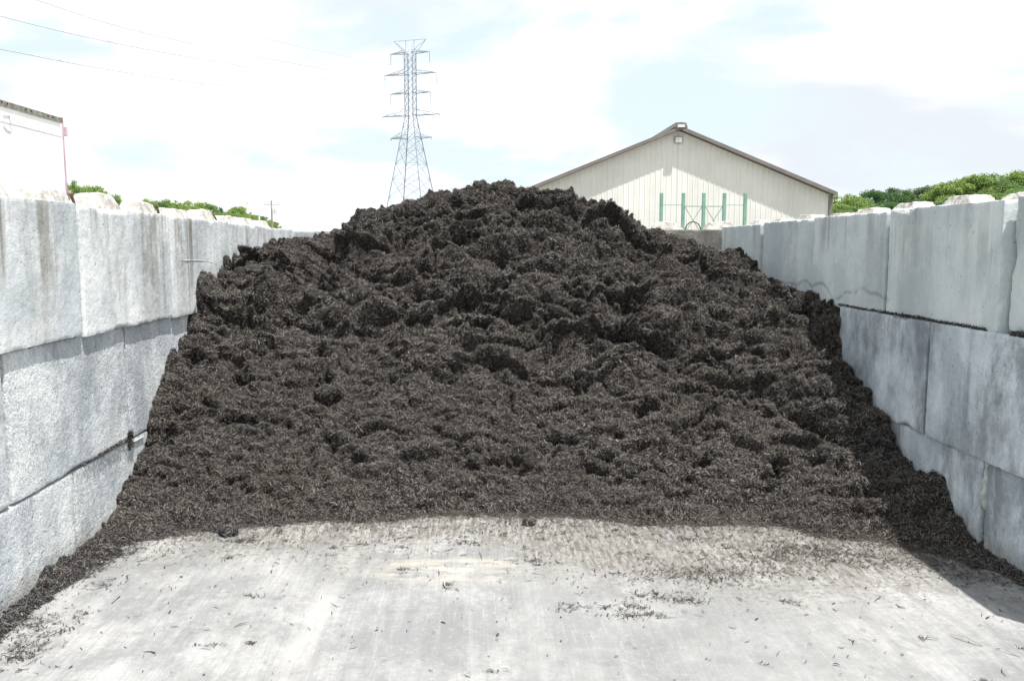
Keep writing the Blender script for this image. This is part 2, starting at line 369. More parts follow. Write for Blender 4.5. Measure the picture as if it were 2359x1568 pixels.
course('R', [5.47, 4.33, 3.19, 2.05], 1.05, M_RLOW,
       ['middle row right wall block crossed by the mulch slope',
        'dark mottled middle row block of the right wall, fully above the mulch',
        'middle row right wall block at the very right edge of the photo'], GR, face_off=-.012, rough=1.1)
course('R', [4.94, 3.79, 2.64], .445, M_RLOW,
       ['bottom row right wall block left of the pale mortar seam, half buried',
        'bottom row right wall block to the right of the pale mortar seam'], GR, face_off=0, rough=.9)
def xblock(x0, x1, ztop, mat, label, knobs, fy=0.0):
    e = block((x0+x1)/2, YB+.035+.305+fy, ztop-.61, x1-x0-.012, mat, label, GB, rot=90, knobs=knobs, rough=.7)
xblock(1.66, 2.79, 1.60, M_BACK, 'dirty back wall block with a rusty lifting loop, in the right corner', True)
xblock(.54, 1.66, 1.60, M_BACK, 'dirty back wall block whose white knob shows just right of the mulch mound', True)
xblock(-2.80, -1.67, 1.585, M_BACKL, 'plain cool grey back wall block in the left corner of the bay', False)
xblock(-1.67, -.56, 1.585, M_BACKL, 'cool grey back wall block running behind the mulch beside the left corner block', False, .003)

M_MORTAR = simple('pale mortar', (.42,.43,.42), .95, 0, .2, 30)
def mortar(block_label, pts_, r_, lab):
    par = [o for o in C.objects if o.get('label') == block_label][0]
    P_ = []
    for k in range(len(pts_)-1):
        a_, b_ = Vector(pts_[k]), Vector(pts_[k+1])
        for q_ in range(6): P_.append(a_.lerp(b_, q_/6)+Vector((0, random.uniform(-.006, .006), random.uniform(-.004, .004)))*min(1, r_/.012))
    bpy.context.view_layer.update(); inv = par.matrix_world.inverted()
    mb = MB(); mb.path([inv @ p_ for p_ in P_], [r_*random.uniform(.6, 1.3) for _ in P_], 7); mb.build('mortar_bead', M_MORTAR, par, smooth=True)['label'] = lab
mortar('bottom row right wall block to the right of the pale mortar seam', [(XR+.006, 3.785, .44), (XR+.005, 3.792, .33), (XR+.006, 3.784, .18)], .016, 'pale lumpy mortar seam')
mortar('top row left wall block with a thin white horizontal line above the mulch', [atX(417, 600, XL+.0118), atX(455, 600, XL+.0118), atX(480, 602, XL+.0118), atX(503, 610, XL+.0118)], .0026, 'thin white horizontal line')
mortar('middle row left wall block in full view, with a dark smudge across it', [atX(297, 1022, XL-.012), atX(318, 1012, XL-.012), atX(334, 1003, XL-.012)], .005, 'white mortar bead along the lower edge')

# ------------------------------------------------------------ mulch pile
pts = []
def P3(v): pts.append((v.x, v.y, v.z))
toe = [(150,1352),(222,1308),(300,1262),(340,1242),(420,1228),(520,1215),(620,1206),(720,1196),(860,1200),(960,1188),(1060,1183),(1180,1190),(1320,1186),(1420,1200),(1560,1208),(1700,1206),(1800,1208),(1900,1238),(2000,1240),(2080,1262),(2170,1275),(2240,1290),(2310,1325)]
TOE = [atZ(*p) for p in toe]
for v in TOE: P3(v)
toeX = np.array([v.x for v in TOE]); toeY = np.array([v.y for v in TOE]); o_ = np.argsort(toeX); toeX, toeY = toeX[o_], toeY[o_]
for x_, y_ in [(683,580),(640,572),(600,574),(560,582),(530,592),(480,630),(445,680),(439,735),(418,790),(395,830),(372,900),(345,985),(325,1050),(300,1110),(270,1165),(245,1212)]:
    P3(atX(x_, y_, XL))
for x_, y_ in [(1700,583),(1745,625),(1800,665),(1850,685),(1890,694),(1930,705),(1940,785),(1990,880),(2045,970),(2062,1012),(2090,1050),(2130,1080),(2175,1110),(2190,1155),(2215,1190),(2240,1228)]:
    P3(atX(x_, y_, XR))
sil = [(700,562,7.6),(740,537,7.4),(790,514,7.2),(820,492,7.1),(860,474,7.0),(930,464,7.0),(990,448,7.0),(1060,442,6.9),(1110,424,6.9),(1170,430,7.0),(1230,440,7.0),(1290,444,7.0),(1350,462,6.95),(1400,472,6.9),(1435,500,6.9),(1480,516,7.0)]
for x_, y_, Y_ in sil: P3(atY(x_, y_+4, Y_))
for x_, y_, Y_ in [(1520,550,6.9),(1570,562,7.0),(1640,578,7.3)]: P3(atY(x_, y_+4, Y_))
crX = [-1.5,-1.0,-.5,0,.5,1.0,1.45,1.9,2.1]; 
crZ = [1.42,1.72,1.83,1.93,1.92,1.86,1.60,1.47,1.42]
for X_, Zc in zip(crX, crZ):
    Yt = float(np.interp(X_, toeX, toeY)); Yc = 6.95
    for tt, s_ in ((.12,.13),(.27,.31),(.42,.50),(.56,.655),(.68,.755),(.80,.845),(.9,.95)):
        if abs(X_) > 1.85 and tt > .6: continue
        pts.append((X_, Yt+(Yc-Yt)*tt, Zc*s_))
for X_ in np.linspace(-1.8, 2.3, 7):
    zc = float(np.interp(X_, crX, crZ)); pts.append((X_, 8.45, min(zc-.35, 1.42))); pts.append((X_, 7.9, min(zc-.12, 1.5)))
    Yt = float(np.interp(X_, toeX, toeY)); pts.append((X_, Yt-.6, -.28)); pts.append((X_, Yt-.25, -.10))
pts = np.array(pts)
def rbf_fit(p, lam=2e-3):
    n = len(p); d = np.linalg.norm(p[:, None, :2]-p[None, :, :2], axis=2)
    K = np.where(d > 0, d**2*np.log(d+1e-12), 0)+lam*np.eye(n); Q = np.c_[np.ones(n), p[:, :2]]
    A = np.block([[K, Q], [Q.T, np.zeros((3, 3))]]); w = np.linalg.solve(A, np.r_[p[:, 2], 0, 0, 0]); return w
W = rbf_fit(pts)
def macro(X, Y):
    out = np.empty(X.size); Xf, Yf = X.ravel(), Y.ravel()
    for i in range(0, X.size, 20000):
        q = np.c_[Xf[i:i+20000], Yf[i:i+20000]]; d = np.linalg.norm(q[:, None]-pts[None, :, :2], axis=2)
        K = np.where(d > 0, d**2*np.log(d+1e-12), 0); out[i:i+20000] = K@W[:-3]+W[-3]+q@W[-2:]
    return out
# coarse evaluation then bilinear to the fine grid
gx = np.linspace(XL-.03, XR+.05, 130); gy = np.linspace(2.2, 8.46, 190)
GX, GY = np.meshgrid(gx, gy, indexing='ij'); GZ = macro(GX, GY).reshape(GX.shape)
def bil(X, Y):
    fx = np.clip((X-gx[0])/(gx[1]-gx[0]), 0, len(gx)-1.001); fy = np.clip((Y-gy[0])/(gy[1]-gy[0]), 0, len(gy)-1.001)
    i, j = fx.astype(int), fy.astype(int); u, v = fx-i, fy-j
    return GZ[i, j]*(1-u)*(1-v)+GZ[i+1, j]*u*(1-v)+GZ[i, j+1]*(1-u)*v+GZ[i+1, j+1]*u*v
NX, NY = 600, 880
ux = np.linspace(XL-.02, XR+.03, NX); uy = np.linspace(2.3, 8.45, NY)
X, Y = np.meshgrid(ux, uy, indexing='ij'); Xf, Yf = X.ravel(), Y.ravel(); Z = bil(Xf, Yf)
# thin strips swept against both walls, running towards the camera
yt = np.interp(Xf, toeX, toeY)
q3 = np.c_[Xf*3, Yf*3, np.zeros_like(Xf)]
wob = perlin(q3*1.7)*.03+perlin(q3*5)*.018
dL, dR = Xf-XL, XR-Xf
wL = .085+wob*.8; wR = .065+wob*.8+.14*sstep(3.7, 4.3, Yf)
strip = np.maximum(.5*(wL-dL), .5*(wR-dR)); strip = np.minimum(strip, .022+.05*sstep(3.6, 4.2, Yf))*sstep(2.3, 2.6, Yf)
Z = Z+(perlin(q3*1.2+50)*.045+perlin(q3*3.1+57)*.035+np.abs(perlin(q3*6+51))*.03)*(1-sstep(.05, .35, np.minimum(dL, dR)))*sstep(.03, .2, Z)
Z = Z+(perlin(q3*1.4+8)*.030+perlin(q3*3.3+4)*.028+perlin(q3*8+2)*.018)*(1-sstep(.02, .3, Z))*sstep(-.3, -.05, Z)
Z = np.where(Z < .0, np.maximum(Z, strip), np.maximum(Z, strip*.9))
P0 = np.c_[Xf, Yf, Z]
G = P0.reshape(NX, NY, 3); tu = np.gradient(G, axis=0); tv = np.gradient(G, axis=1)
Nn = np.cross(tu, tv).reshape(-1, 3); Nn /= np.linalg.norm(Nn, axis=1)[:, None]
Nn = Nn*np.array([.8, 1, 1]); Nn[:, 1] -= .28; Nn /= np.linalg.norm(Nn, axis=1)[:, None]
hgt = np.clip(Z, 0, 2)
q = P0+np.c_[perlin(P0*2.1+5), perlin(P0*2.1+15), perlin(P0*2.1+25)]*.12
b1 = np.abs(perlin(q*np.array([1.9,2.2,2.6])+7.4)); b2 = np.abs(perlin(q*4.6+11)); b3 = np.abs(perlin(q*10.5+31)); b4 = perlin(q*27+7); b5 = perlin(q*60+3)
right = sstep(-.6, 1.6, Xf); uph = sstep(.45, 1.15, hgt+.35*right+.25*perlin(P0*1.3+40))
A1 = (.03+.13*uph)*(1-.6*sstep(6.3, 6.8, Yf)); A2 = (.045+.085*uph+.02*right)*(1-.35*sstep(6.3, 6.8, Yf)); A3 = .042+.045*uph
b1 = b1**.8; disp = A1*(b1-.36)+A2*(b2-.27)+A3*(b3-.24)+(.017+.004*uph)*b4+.009*b5
# scattered small dark hollows on the smoother lower face
qh = q+np.c_[perlin(P0*6+90), perlin(P0*6+97), perlin(P0*6+104)]*.07
hol = np.clip(perlin(qh*np.array([3.2,5,7.5])+60)-.25, 0, 1); disp -= .24*hol*sstep(.05, .25, hgt)*(.5+np.abs(perlin(P0*15+8))*1.6)
hol = np.clip(perlin(qh*np.array([7.5,10,15])+80)-.22, 0, 1); disp -= .14*hol*sstep(.05, .2, hgt)
# crumbly slumped ledges: a sharp lip with a dark underside, fading upwards
def saw(fr, amp, wx, sd, m0):
    ph = P0[:, 2]*fr+P0[:, 1]*fr*.35+1.5*perlin(P0*np.array([.9, .9, .9])+sd)+.6*perlin(P0*2.6+sd+5)+.22*perlin(P0*7+sd+9)
    f_ = ph-np.floor(ph); lip = np.exp(-2.6*f_)*sstep(0, .10, f_)
    k = sstep(m0, m0+.28, perlin(np.c_[P0[:, 0]*wx, P0[:, 1]*1.3, np.floor(ph)*7.7+sd]))
    return amp*k*(lip-.28)
disp += saw(2.1, .20, 1.5, 3.3, -.10)*(.12+.88*uph)*(1-.5*sstep(6.4, 6.8, Yf))
disp += saw(4.7, .085, 2.6, 31.7, -.05)*(.2+.8*uph)
disp += saw(10.0, .026, 5.0, 61.1, -.05)
disp += .14*np.exp(-(((Xf+1.55)/.28)**2+((Yf-6.0)/.35)**2))-.20*np.exp(-(((Xf+1.27)/.16)**2+((Yf-6.6)/.5)**2))
# two long ledges, where the loader bucket has left steps
def ledge(xa, xb, fz, amp):
    z0 = fz(Xf); k = sstep(xa, xa+.35, Xf)*(1-sstep(xb-.35, xb, Xf))
    s_ = (Z-z0); return amp*k*(np.exp(-((s_-.10)/.10)**2)-1.0*np.exp(-((s_+.035)/.05)**2))
wv = perlin(np.c_[Xf*1.7, Xf*0+3, Xf*0])*.13
disp += ledge(-1.3, .75, lambda x: 1.02+.06*np.cos(x*3)+wv, .075)
disp += ledge(-.2, 1.4, lambda x: 1.42+wv*.8+.04*np.sin(x*5), .075)
disp += ledge(-1.86, -1.0, lambda x: .98+wv*.5, .07)
disp += ledge(.9, 2.2, lambda x: .86+wv*1.2, .06)
edge = sstep(0, .10, np.minimum(dL, dR)); toef = sstep(-.01, .10, Z)
disp *= (.6+.4*edge)*(.25+.75*toef)
V = P0+Nn*disp[:, None]
for dep, XX, sg in ((0, XL, 1), (0, XR, -1)): pass
V[:, 0] = np.clip(V[:, 0], XL-.03, XR+.05)
V[:, 1] = np.minimum(V[:, 1], 8.47)
keepv = V[:, 2] > -.012
i, j = np.meshgrid(np.arange(NX-1), np.arange(NY-1), indexing='ij'); a = (i*NY+j).ravel()
Q = np.stack([a, a+NY, a+NY+1, a+1], 1); Q = Q[keepv[Q].any(axis=1)]
use = np.unique(Q); remap = -np.ones(len(V), int); remap[use] = np.arange(len(use)); Vp = V[use]; Q = remap[Q]
Vp[:, 2] = np.maximum(Vp[:, 2], -.02)

def shred_material(name, dark, mid, tan, tan_at, damp=False, mult=1.0):
    t = NT(name); r = t.node('ShaderNodeNewGeometry').outputs['Random Per Island']
    cr = t.node('ShaderNodeValToRGB'); t.l.new(r, cr.inputs[0]); e = cr.color_ramp.elements
    e[0].position = 0; e[0].color = (*[x*mult for x in dark], 1); e[1].position = 1; e[1].color = (*[x*mult for x in tan], 1)
    k = e.new(tan_at*.6); k.color = (*[x*mult for x in mid], 1); k = e.new(tan_at); k.color = (*[x*1.7*mult for x in mid], 1)
    k = e.new(tan_at+(1-tan_at)*.5); k.color = (*[x*.5*mult for x in tan], 1)
    c = cr.outputs[0]
    big = t.ramp(t.noise(t.pos(), 1.3, 5), .38, .62)
    c = t.mix(t.math('MULTIPLY', big, .4), c, tuple(x*.62*mult for x in mid))
    warm = t.ramp(t.noise(t.pos((1,1,1),(9,2,4)), 2.1, 4), .45, .65)
    c = t.mix(t.math('MULTIPLY', warm, .22), c, (.088*mult, .070*mult, .054*mult))
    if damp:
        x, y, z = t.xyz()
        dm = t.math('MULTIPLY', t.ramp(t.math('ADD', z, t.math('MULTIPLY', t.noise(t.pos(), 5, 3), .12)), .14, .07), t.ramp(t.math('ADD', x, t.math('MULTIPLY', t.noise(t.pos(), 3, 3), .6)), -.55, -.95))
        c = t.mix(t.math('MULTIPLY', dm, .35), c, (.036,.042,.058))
    return t.finish(c, .78, 0, .35)
DARK, MID, TAN = (.019,.0175,.0165), (.113,.101,.092), (.34,.30,.25)
M_SHRED = shred_material('dark shredded bark', DARK, MID, TAN, .965, True)
t = NT('dark mulch mass'); P = t.pos()
c = t.mix(t.ramp(t.noise(P, 60, 5, .8), .4, .65), (.012,.0105,.009), (.055,.047,.041))
t.bump(t.noise(P, 90, 4, .8), 1.0, .02); M_MASS = t.finish(c, .9, 0, .2)
pile = bpy.data.objects.new('mulch_pile', np_mesh('mulch_pile', Vp, Q, M_MASS, True)); link(pile)
tag(pile, 'large heap of dark brown shredded bark mulch filling the concrete block bay', 'mulch pile')

def shreds(Pt, Nt, n, lmean, lsig, wmin, wmax, tilt, seed, flat=False):
    g = np.random.default_rng(seed)
    a = np.cross(Nt, g.normal(size=(n, 3))); a /= np.linalg.norm(a, axis=1)[:, None]
    if tilt > 0:
        el = g.normal(0, tilt, n); a = a*np.cos(el)[:, None]+Nt*np.sin(el)[:, None]
    b = np.cross(Nt, a); b /= np.linalg.norm(b, axis=1)[:, None]+1e-9
    tw = g.normal(0, .1 if flat else .6, n); nn = np.cross(a, b); b = b*np.cos(tw)[:, None]+nn*np.sin(tw)[:, None]; nn = np.cross(a, b)
    L = np.clip(lmean*np.exp(g.normal(0, lsig, n)), .006, .11)[:, None]
    w = (g.uniform(wmin, wmax, n)*g.choice([1, 1, 1, 1.8], n))[:, None]*.5
    bend = g.normal(0, .10, n)[:, None]*L; side = g.normal(0, .10, n)[:, None]*L
    lift = g.uniform(-.2, 1.0, n)[:, None]*.008 if not flat else .0025
    c0 = Pt+Nt*lift; t0, t1 = g.uniform(.25, 1, n)[:, None], g.uniform(.15, .9, n)[:, None]
    p0, p2 = c0-a*L*.5, c0+a*L*.5; p1 = c0+nn*bend+b*side
    Vv = np.stack([p0-b*w*t0, p0+b*w*t0, p1-b*w, p1+b*w, p2-b*w*t1, p2+b*w*t1], 1).reshape(-1, 3)
    k = (np.arange(n)*6)[:, None]
    Ff = np.concatenate([k+np.array([0, 1, 3, 2]), k+np.array([2, 3, 5, 4])], 1).reshape(-1, 4)
    return Vv, Ff
# area-weighted sampling of the surface, thinned where only the far side is
A_, B_, C_, D_ = (Vp[Q[:, k]] for k in range(4))
fn = np.cross(C_-A_, D_-B_); ar = np.linalg.norm(fn, axis=1)*.5; fn /= (2*ar[:, None]+1e-12); fn *= np.sign(fn[:, 2:3]+1e-9)*0+1
cen = (A_+B_+C_+D_)/4
view = np.array([0, 0, HC])-cen; view /= np.linalg.norm(view, axis=1)[:, None]; fac = (fn*view).sum(1)
wgt = ar*np.where(fac > -.25, 1.0, .12)*np.where(cen[:, 1] > 7.6, .35, 1.0)*(1+.35*sstep(6.5, 4.5, cen[:, 1]))
def sample(n, seed):
    g = np.random.default_rng(seed); f = g.choice(len(Q), n, p=wgt/wgt.sum()); u, v = g.random((2, n, 1))
    p = A_[f]*(1-u)*(1-v)+B_[f]*u*(1-v)+C_[f]*u*v+D_[f]*(1-u)*v
    return p, fn[f]
NS = 560000
p, nrm = sample(NS, 11); V1, F1 = shreds(p, nrm, NS, .0145, .45, .0014, .0034, .45, 12)
NL = 34000
p, nrm = sample(NL, 13); V2, F2 = shreds(p, nrm, NL, .027, .4, .0018, .0045, .5, 14)
sh = bpy.data.objects.new('bark_shreds', np_mesh('bark_shreds', np.r_[V1, V2], np.r_[F1, F2+len(V1)], M_SHRED)); link(sh, pile)
sh['kind'] = 'stuff'

# loose crumbs scattered on the slab and on the ledges
g = np.random.default_rng(21); PP = []
def toe_at(x): return np.interp(x, toeX, toeY)
n = 5200; x = g.uniform(XL+.05, XR-.03, n); d = g.exponential(.16, n); PP.append(np.c_[x, toe_at(x)-d+.05, np.zeros(n)])
n = 900; x = g.uniform(XL+.05, XR-.05, n); d = g.exponential(.6, n); PP.append(np.c_[x, toe_at(x)-d, np.zeros(n)])
n = 260; PP.append(np.c_[g.uniform(XL+.03, XR-.03, n), g.uniform(2.4, 4.4, n), np.zeros(n)])
def cluster(x0, y0, sx, sy, n, rot=0):
    u, v = g.normal(0, sx, n), g.normal(0, sy, n); PP.append(np.c_[x0+u*math.cos(rot)-v*math.sin(rot), y0+u*math.sin(rot)+v*math.cos(rot), np.zeros(n)])
for px, py, sx, sy, n in [(1600,1325,.20,.07,520),(1690,1320,.25,.05,300),(1520,1375,.10,.03,120),(1460,1400,.04,.02,60),(1580,1385,.05,.02,80),(1440,1420,.05,.02,60),(1495,1415,.04,.02,60),(1840,1265,.12,.05,500),(1900,1280,.2,.06,400),(1780,1290,.14,.04,200),(2060,1290,.15,.06,260),(2180,1300,.12,.05,260),
                          (2250,1330,.09,.06,240),(90,1470,.05,.10,200),(40,1510,.05,.05,150),(60,1440,.05,.06,110),(170,1415,.06,.03,40),(235,1350,.05,.03,40),(840,1252,.05,.02,50),(1080,1250,.05,.02,60),(770,1262,.02,.01,20),(1310,1400,.06,.03,50),(555,1245,.06,.02,70),(1240,1290,.05,.05,60)]:
    v = atZ(px, py); cluster(v.x, v.y, sx, sy, n)
for k in range(70):
    x0 = g.uniform(XL+.1, XR-.1); y0 = toe_at(x0)-g.exponential(.5)-.05; cluster(x0, max(y0, 2.6), g.uniform(.008, .03), g.uniform(.006, .015), int(g.integers(5, 22)))
for k in range(300):
    x0 = g.uniform(XL+.1, XR-.1); y0 = toe_at(x0)+.02; cluster(x0, y0, g.uniform(.02, .06), g.uniform(.02, .05), int(g.integers(20, 60)))
PP = np.concatenate(PP); PP = PP[(PP[:, 0] > XL+.02) & (PP[:, 0] < XR-.02) & (PP[:, 1] > 1.9)]
N1 = np.tile([0, 0, 1.0], (len(PP), 1)); PP[:, 2] += .001+g.random(len(PP))*.004
Vc, Fc = shreds(PP, N1, len(PP), .0155, .6, .0014, .0042, .10, 22, flat=True)
# mulch lying on the ledge of the right wall's middle course, and in the joint of the left one
n = 8000; y = g.uniform(2.3, 5.5, n); L1 = np.c_[XR+g.uniform(-.010, .045, n), y, 1.05+g.random(n)*.010*(1+.8*perlin(np.c_[y*3, y*0, y*0]))]
n2_ = 1400; y = 4.2+g.normal(0, .16, n2_); L2 = np.c_[XL+g.uniform(-.018, .004, n2_), y, .424+g.random(n2_)*.02*np.exp(-((y-4.45)/.25)**2)]
n3_ = 420; y = 4.47+g.normal(0, .015, n3_); L3 = np.c_[XL+g.uniform(-.03, .004, n3_), y, .42+g.uniform(-.05, .05, n3_)]
L1 = L1[(perlin(np.c_[L1[:, 1]*2.3, L1[:, 1]*0+5, L1[:, 1]*0]) > -.15-.35*(L1[:, 1]-4))]; L2 = L2[:500]; LL = np.r_[L1, L2, L3]; Vd, Fd = shreds(LL, np.tile([-.3, 0, .95], (len(LL), 1)), len(LL), .014, .4, .002, .005, .5, 23)
cr = bpy.data.objects.new('mulch_crumbs', np_mesh('mulch_crumbs', np.r_[Vc, Vd], np.r_[Fc, Fd+len(Vc)], shred_material('loose bark crumbs', (.022,.019,.016), (.052,.045,.038), (.16,.13,.10), .9))); link(cr)
tag(cr, 'loose dark bark crumbs strewn over the pale concrete floor', 'mulch crumbs', kind='stuff')

# two clods on the slab
def clod(px, py, r, label, seed):
    v = atZ(px, py); 
    th, ph = np.meshgrid(np.linspace(0, math.pi, 26), np.linspace(0, 2*math.pi, 40, endpoint=False), indexing='ij')
    D = np.c_[(np.sin(th)*np.cos(ph)).ravel(), (np.sin(th)*np.sin(ph)).ravel(), np.cos(th).ravel()]
    rr = r*(1+.35*perlin(D*1.6+seed)+.2*perlin(D*4+seed)+.1*perlin(D*9+seed)); Pc = D*rr[:, None]*np.array([1.15, .9, .72]); Pc[:, 2] = np.maximum(Pc[:, 2]+r*.55, 0)
    i, j = np.meshgrid(np.arange(25), np.arange(40), indexing='ij'); Qc = np.stack([(i*40+j), ((i+1)*40+j), ((i+1)*40+(j+1) % 40), (i*40+(j+1) % 40)], -1).reshape(-1, 4)
    o = bpy.data.objects.new('mulch_clod', np_mesh('mulch_clod', Pc, Qc, M_MASS, True)); link(o, None, (v.x, v.y, 0))
    tag(o, label, 'mulch clod')
    g = np.random.default_rng(seed); k = g.integers(0, len(Pc), 700); nn = Pc[k]-np.array([0, 0, r*.5]); nn /= np.linalg.norm(nn, axis=1)[:, None]+1e-9
    Vs, Fs = shreds(Pc[k], nn, 700, r*.5, .35, .0018, .004, .35, seed+1)
    s_ = bpy.data.objects.new('bark_shreds', np_mesh('clod_shreds', Vs, Fs, M_SHRED)); link(s_, o); s_['kind'] = 'stuff'
clod(527, 1232, .036, 'larger dark mulch clod on the floor at the left foot of the pile', 3)
clod(1219, 1208, .026, 'small round dark clod on the floor before the middle of the pile', 8)

# ------------------------------------------------------------ trailer on the left
M_WHITE = simple('white painted panel', (.88,.88,.88), .45, 0, .03, 1.2)
M_RAIL = simple('grey aluminium rail', (.22,.21,.18), .6, .2, .3, 9)
M_PINK = simple('faded red paint', (.50,.36,.41), .6, 0, .15, 5)
M_BLACK = simple('black rubber', (.02,.02,.02), .8)
M_GREYM = simple('dull grey paint', (.55,.56,.58), .6)
TX = -8.46; TY = 17.7; th_ = 3.93; TL = 13.6
tr = empty('semi_trailer', (TX-1.25, TY-TL/2, 0)); tag(tr, 'white box trailer with grey top rail and faded red corner post, behind the left wall', 'trailer')
ox, oy = -(TX-1.25), -(TY-TL/2)
def tloc(mb): mb.v = [(x+ox, y+oy, z) for x, y, z in mb.v]; return mb
mb = MB(); mb.box(TX-2.5, TX, TY-TL, TY, 1.15, th_-.05); body = tloc(mb).build('body', M_WHITE, tr)
mb = MB(); mb.box(TX-2.5, TX+.012, TY-TL, TY+.0, th_-.03, th_+.045); mb.box(TX, TX+.022, TY-TL, TY-.1, th_-.06, th_-.033)
tloc(mb).build('top_rail', M_RAIL, tr)
for k in range(12):
    for d_ in (-.09, .09): mb = MB(); mb.bar((TX+.012, TY-.5-k*.8+d_, th_+.005), (TX+.024, TY-.5-k*.8+d_, th_+.005), .018, 8); tloc(mb).build('rail_rivet', M_BLACK, tr)
mb = MB(); mb.box(TX, TX+.006, TY-TL, TY-.06, th_-.335, th_-.318); tloc(mb).build('panel_seam', M_GREYM, tr)
for xx in (TX-2.50, TX-.12):
    mb = MB(); mb.box(xx, xx+.125, TY-.04, TY+.05, 1.1, th_+.07); tloc(mb).build('corner_post', M_PINK, tr, bevel=.01)
for zz in (1.7, 2.45, 3.72):
    mb = MB(); mb.box(TX-.02, TX+.05, TY+.055, TY+.10, zz-.09, zz+.09); tloc(mb).build('door_hinge', M_PINK, tr, bevel=.006)
mb = MB(); Cc = atX(15, 285, TX); cy0, cz0 = Cc.y, Cc.z     # the faint square hook mark on the side
for a_, b_ in (((-.10,.13),(.10,.15)), ((.10,.15),(.13,-.10)), ((-.10,.13),(-.10,-.07)), ((-.10,-.07),(-.02,-.12)), ((-.02,-.12),(.12,-.13))):
    mb.bar((TX+.004, cy0+a_[0], cz0+a_[1]), (TX+.004, cy0+b_[0], cz0+b_[1]), .013, 4)
tloc(mb).build('side_marking', M_GREYM, tr)
for yy in (TY-1.4, TY-2.7):
    for xx in (TX-.32, TX-2.18):
        mb = MB(); mb.bar((xx-.15, yy, .5), (xx+.15, yy, .5), .5, 24); w_ = tloc(mb).build('wheel', M_BLACK, tr, bevel=.03)
        mb = MB(); mb.bar((xx-.16, yy, .5), (xx+.16, yy, .5), .26, 20); r_ = tloc(mb).build('rim', M_GREYM, w_)
mb = MB(); mb.box(TX-2.3, TX-.2, TY-4.0, TY-.3, .85, 1.14); tloc(mb).build('chassis', M_RAIL, tr)
for xx in (TX-.7, TX-1.8):
    mb = MB(); mb.box(xx-.06, xx+.06, TY-TL+2.3, TY-TL+2.45, 0, 1.14); tloc(mb).build('landing_leg', M_RAIL, tr)

# ------------------------------------------------------------ metal building
t = NT('cream ribbed steel'); P = t.pos()
c = t.mix(t.ramp(t.noise(P, .8, 5), .35, .65), (.60,.60,.57), (.66,.66,.63))
c = t.mix(t.math('MULTIPLY', t.ramp(t.noise(t.pos((4,1,.2)), 1.0, 4), .5, .7), .15), c, (.42,.40,.34)); M_CREAM = t.finish(c, .5, 0, .4)
M_TRIM = simple('dark brown trim', (.165,.15,.145), .5, 0, .1, 2)
BY = 40.6; ap = atY(1563, 296, BY); BX = ap.x; hw = 7.5; zr = ap.z-.10; sl_ = .402; DEP = 24
bd = empty('metal_barn', (BX, BY+DEP/2, 0)); tag(bd, 'cream ribbed metal barn with dark brown roof edge behind the back wall', 'building')
def bl(mb): mb.v = [(x-BX, y-BY-DEP/2, z) for x, y, z in mb.v]; return mb
def ztop_(x): return zr-abs(x-BX)*sl_
mb = MB(); prof = []; pitch = .2575; n = int(2*hw/pitch); x0 = BX-n*pitch/2
for k in range(n+1):
    xc = x0+k*pitch
    big_ = k % 1 == 0
    for dx, dy in ((-.036, 0), (-.016, -.019), (.016, -.019), (.036, 0)): prof.append((xc+dx, dy))
    for dx, dy in ((.10, 0), (.11, -.006), (.125, -.006), (.135, 0)): prof.append((xc+dx, dy))
prof = [p_ for p_ in prof if BX-hw <= p_[0] <= BX+hw]; prof = [(BX-hw, 0)]+prof+[(BX+hw, 0)]
prof.append((BX, 0)); prof.sort()
V_, F__ = [], []
for x_, dy in prof: V_ += [(x_, BY+dy, 0), (x_, BY+dy, ztop_(x_))]
for k in range(len(prof)-1): F__.append((2*k, 2*k+2, 2*k+3, 2*k+1))
mb.add(V_, F__); bl(mb).build('gable_wall', M_CREAM, bd)
mb = MB(); mb.prism([(BX-hw+.01, BY+.02, 0), (BX+hw-.01, BY+.02, 0), (BX+hw-.01, BY+.02, ztop_(BX+hw)-.02), (BX, BY+.02, zr-.02), (BX-hw+.01, BY+.02, ztop_(BX+hw)-.02)], (0, DEP-.04, 0))
bl(mb).build('side_wall', M_CREAM, bd)
for s in (-1, 1):
    mb = MB(); e_ = hw+.13; oh = .42
    A = (BX, BY-oh, zr+.03); B = (BX+s*e_, BY-oh, zr+.03-e_*sl_)
    mb.prism([A, B, (B[0], B[1], B[2]+.13), (A[0], A[1], A[2]+.13)], (0, DEP+2*oh, 0)); bl(mb).build('roof', M_TRIM, bd)
    mb = MB(); mb.prism([(A[0], A[1]-.03, A[2]-.03), (B[0]+s*.03, B[1]-.03, B[2]-.04), (B[0]+s*.03, B[1]-.03, B[2]+.135), (A[0], A[1]-.03, A[2]+.135)], (0, .027, 0)); bl(mb).build('gable_trim', M_TRIM, bd)
    mb = MB(); mb.box(BX+s*hw-.10, BX+s*hw+.10, BY-.05, BY+.10, 0, ztop_(BX+hw)-.02); bl(mb).build('corner_trim', M_TRIM, bd)
mb = MB(); mb.prism([(BX-.34, BY-.47, zr+.08), (BX+.34, BY-.47, zr+.08), (BX+.26, BY-.47, zr+.30), (BX, BY-.47, zr+.33), (BX-.26, BY-.47, zr+.30)], (0, DEP+.9, 0)); bl(mb).build('ridge_cap', M_TRIM, bd)
M_LAMPG = simple('lamp glass', (.75,.77,.78), .2); M_LAMPB = simple('grey lamp housing', (.30,.31,.30), .5)
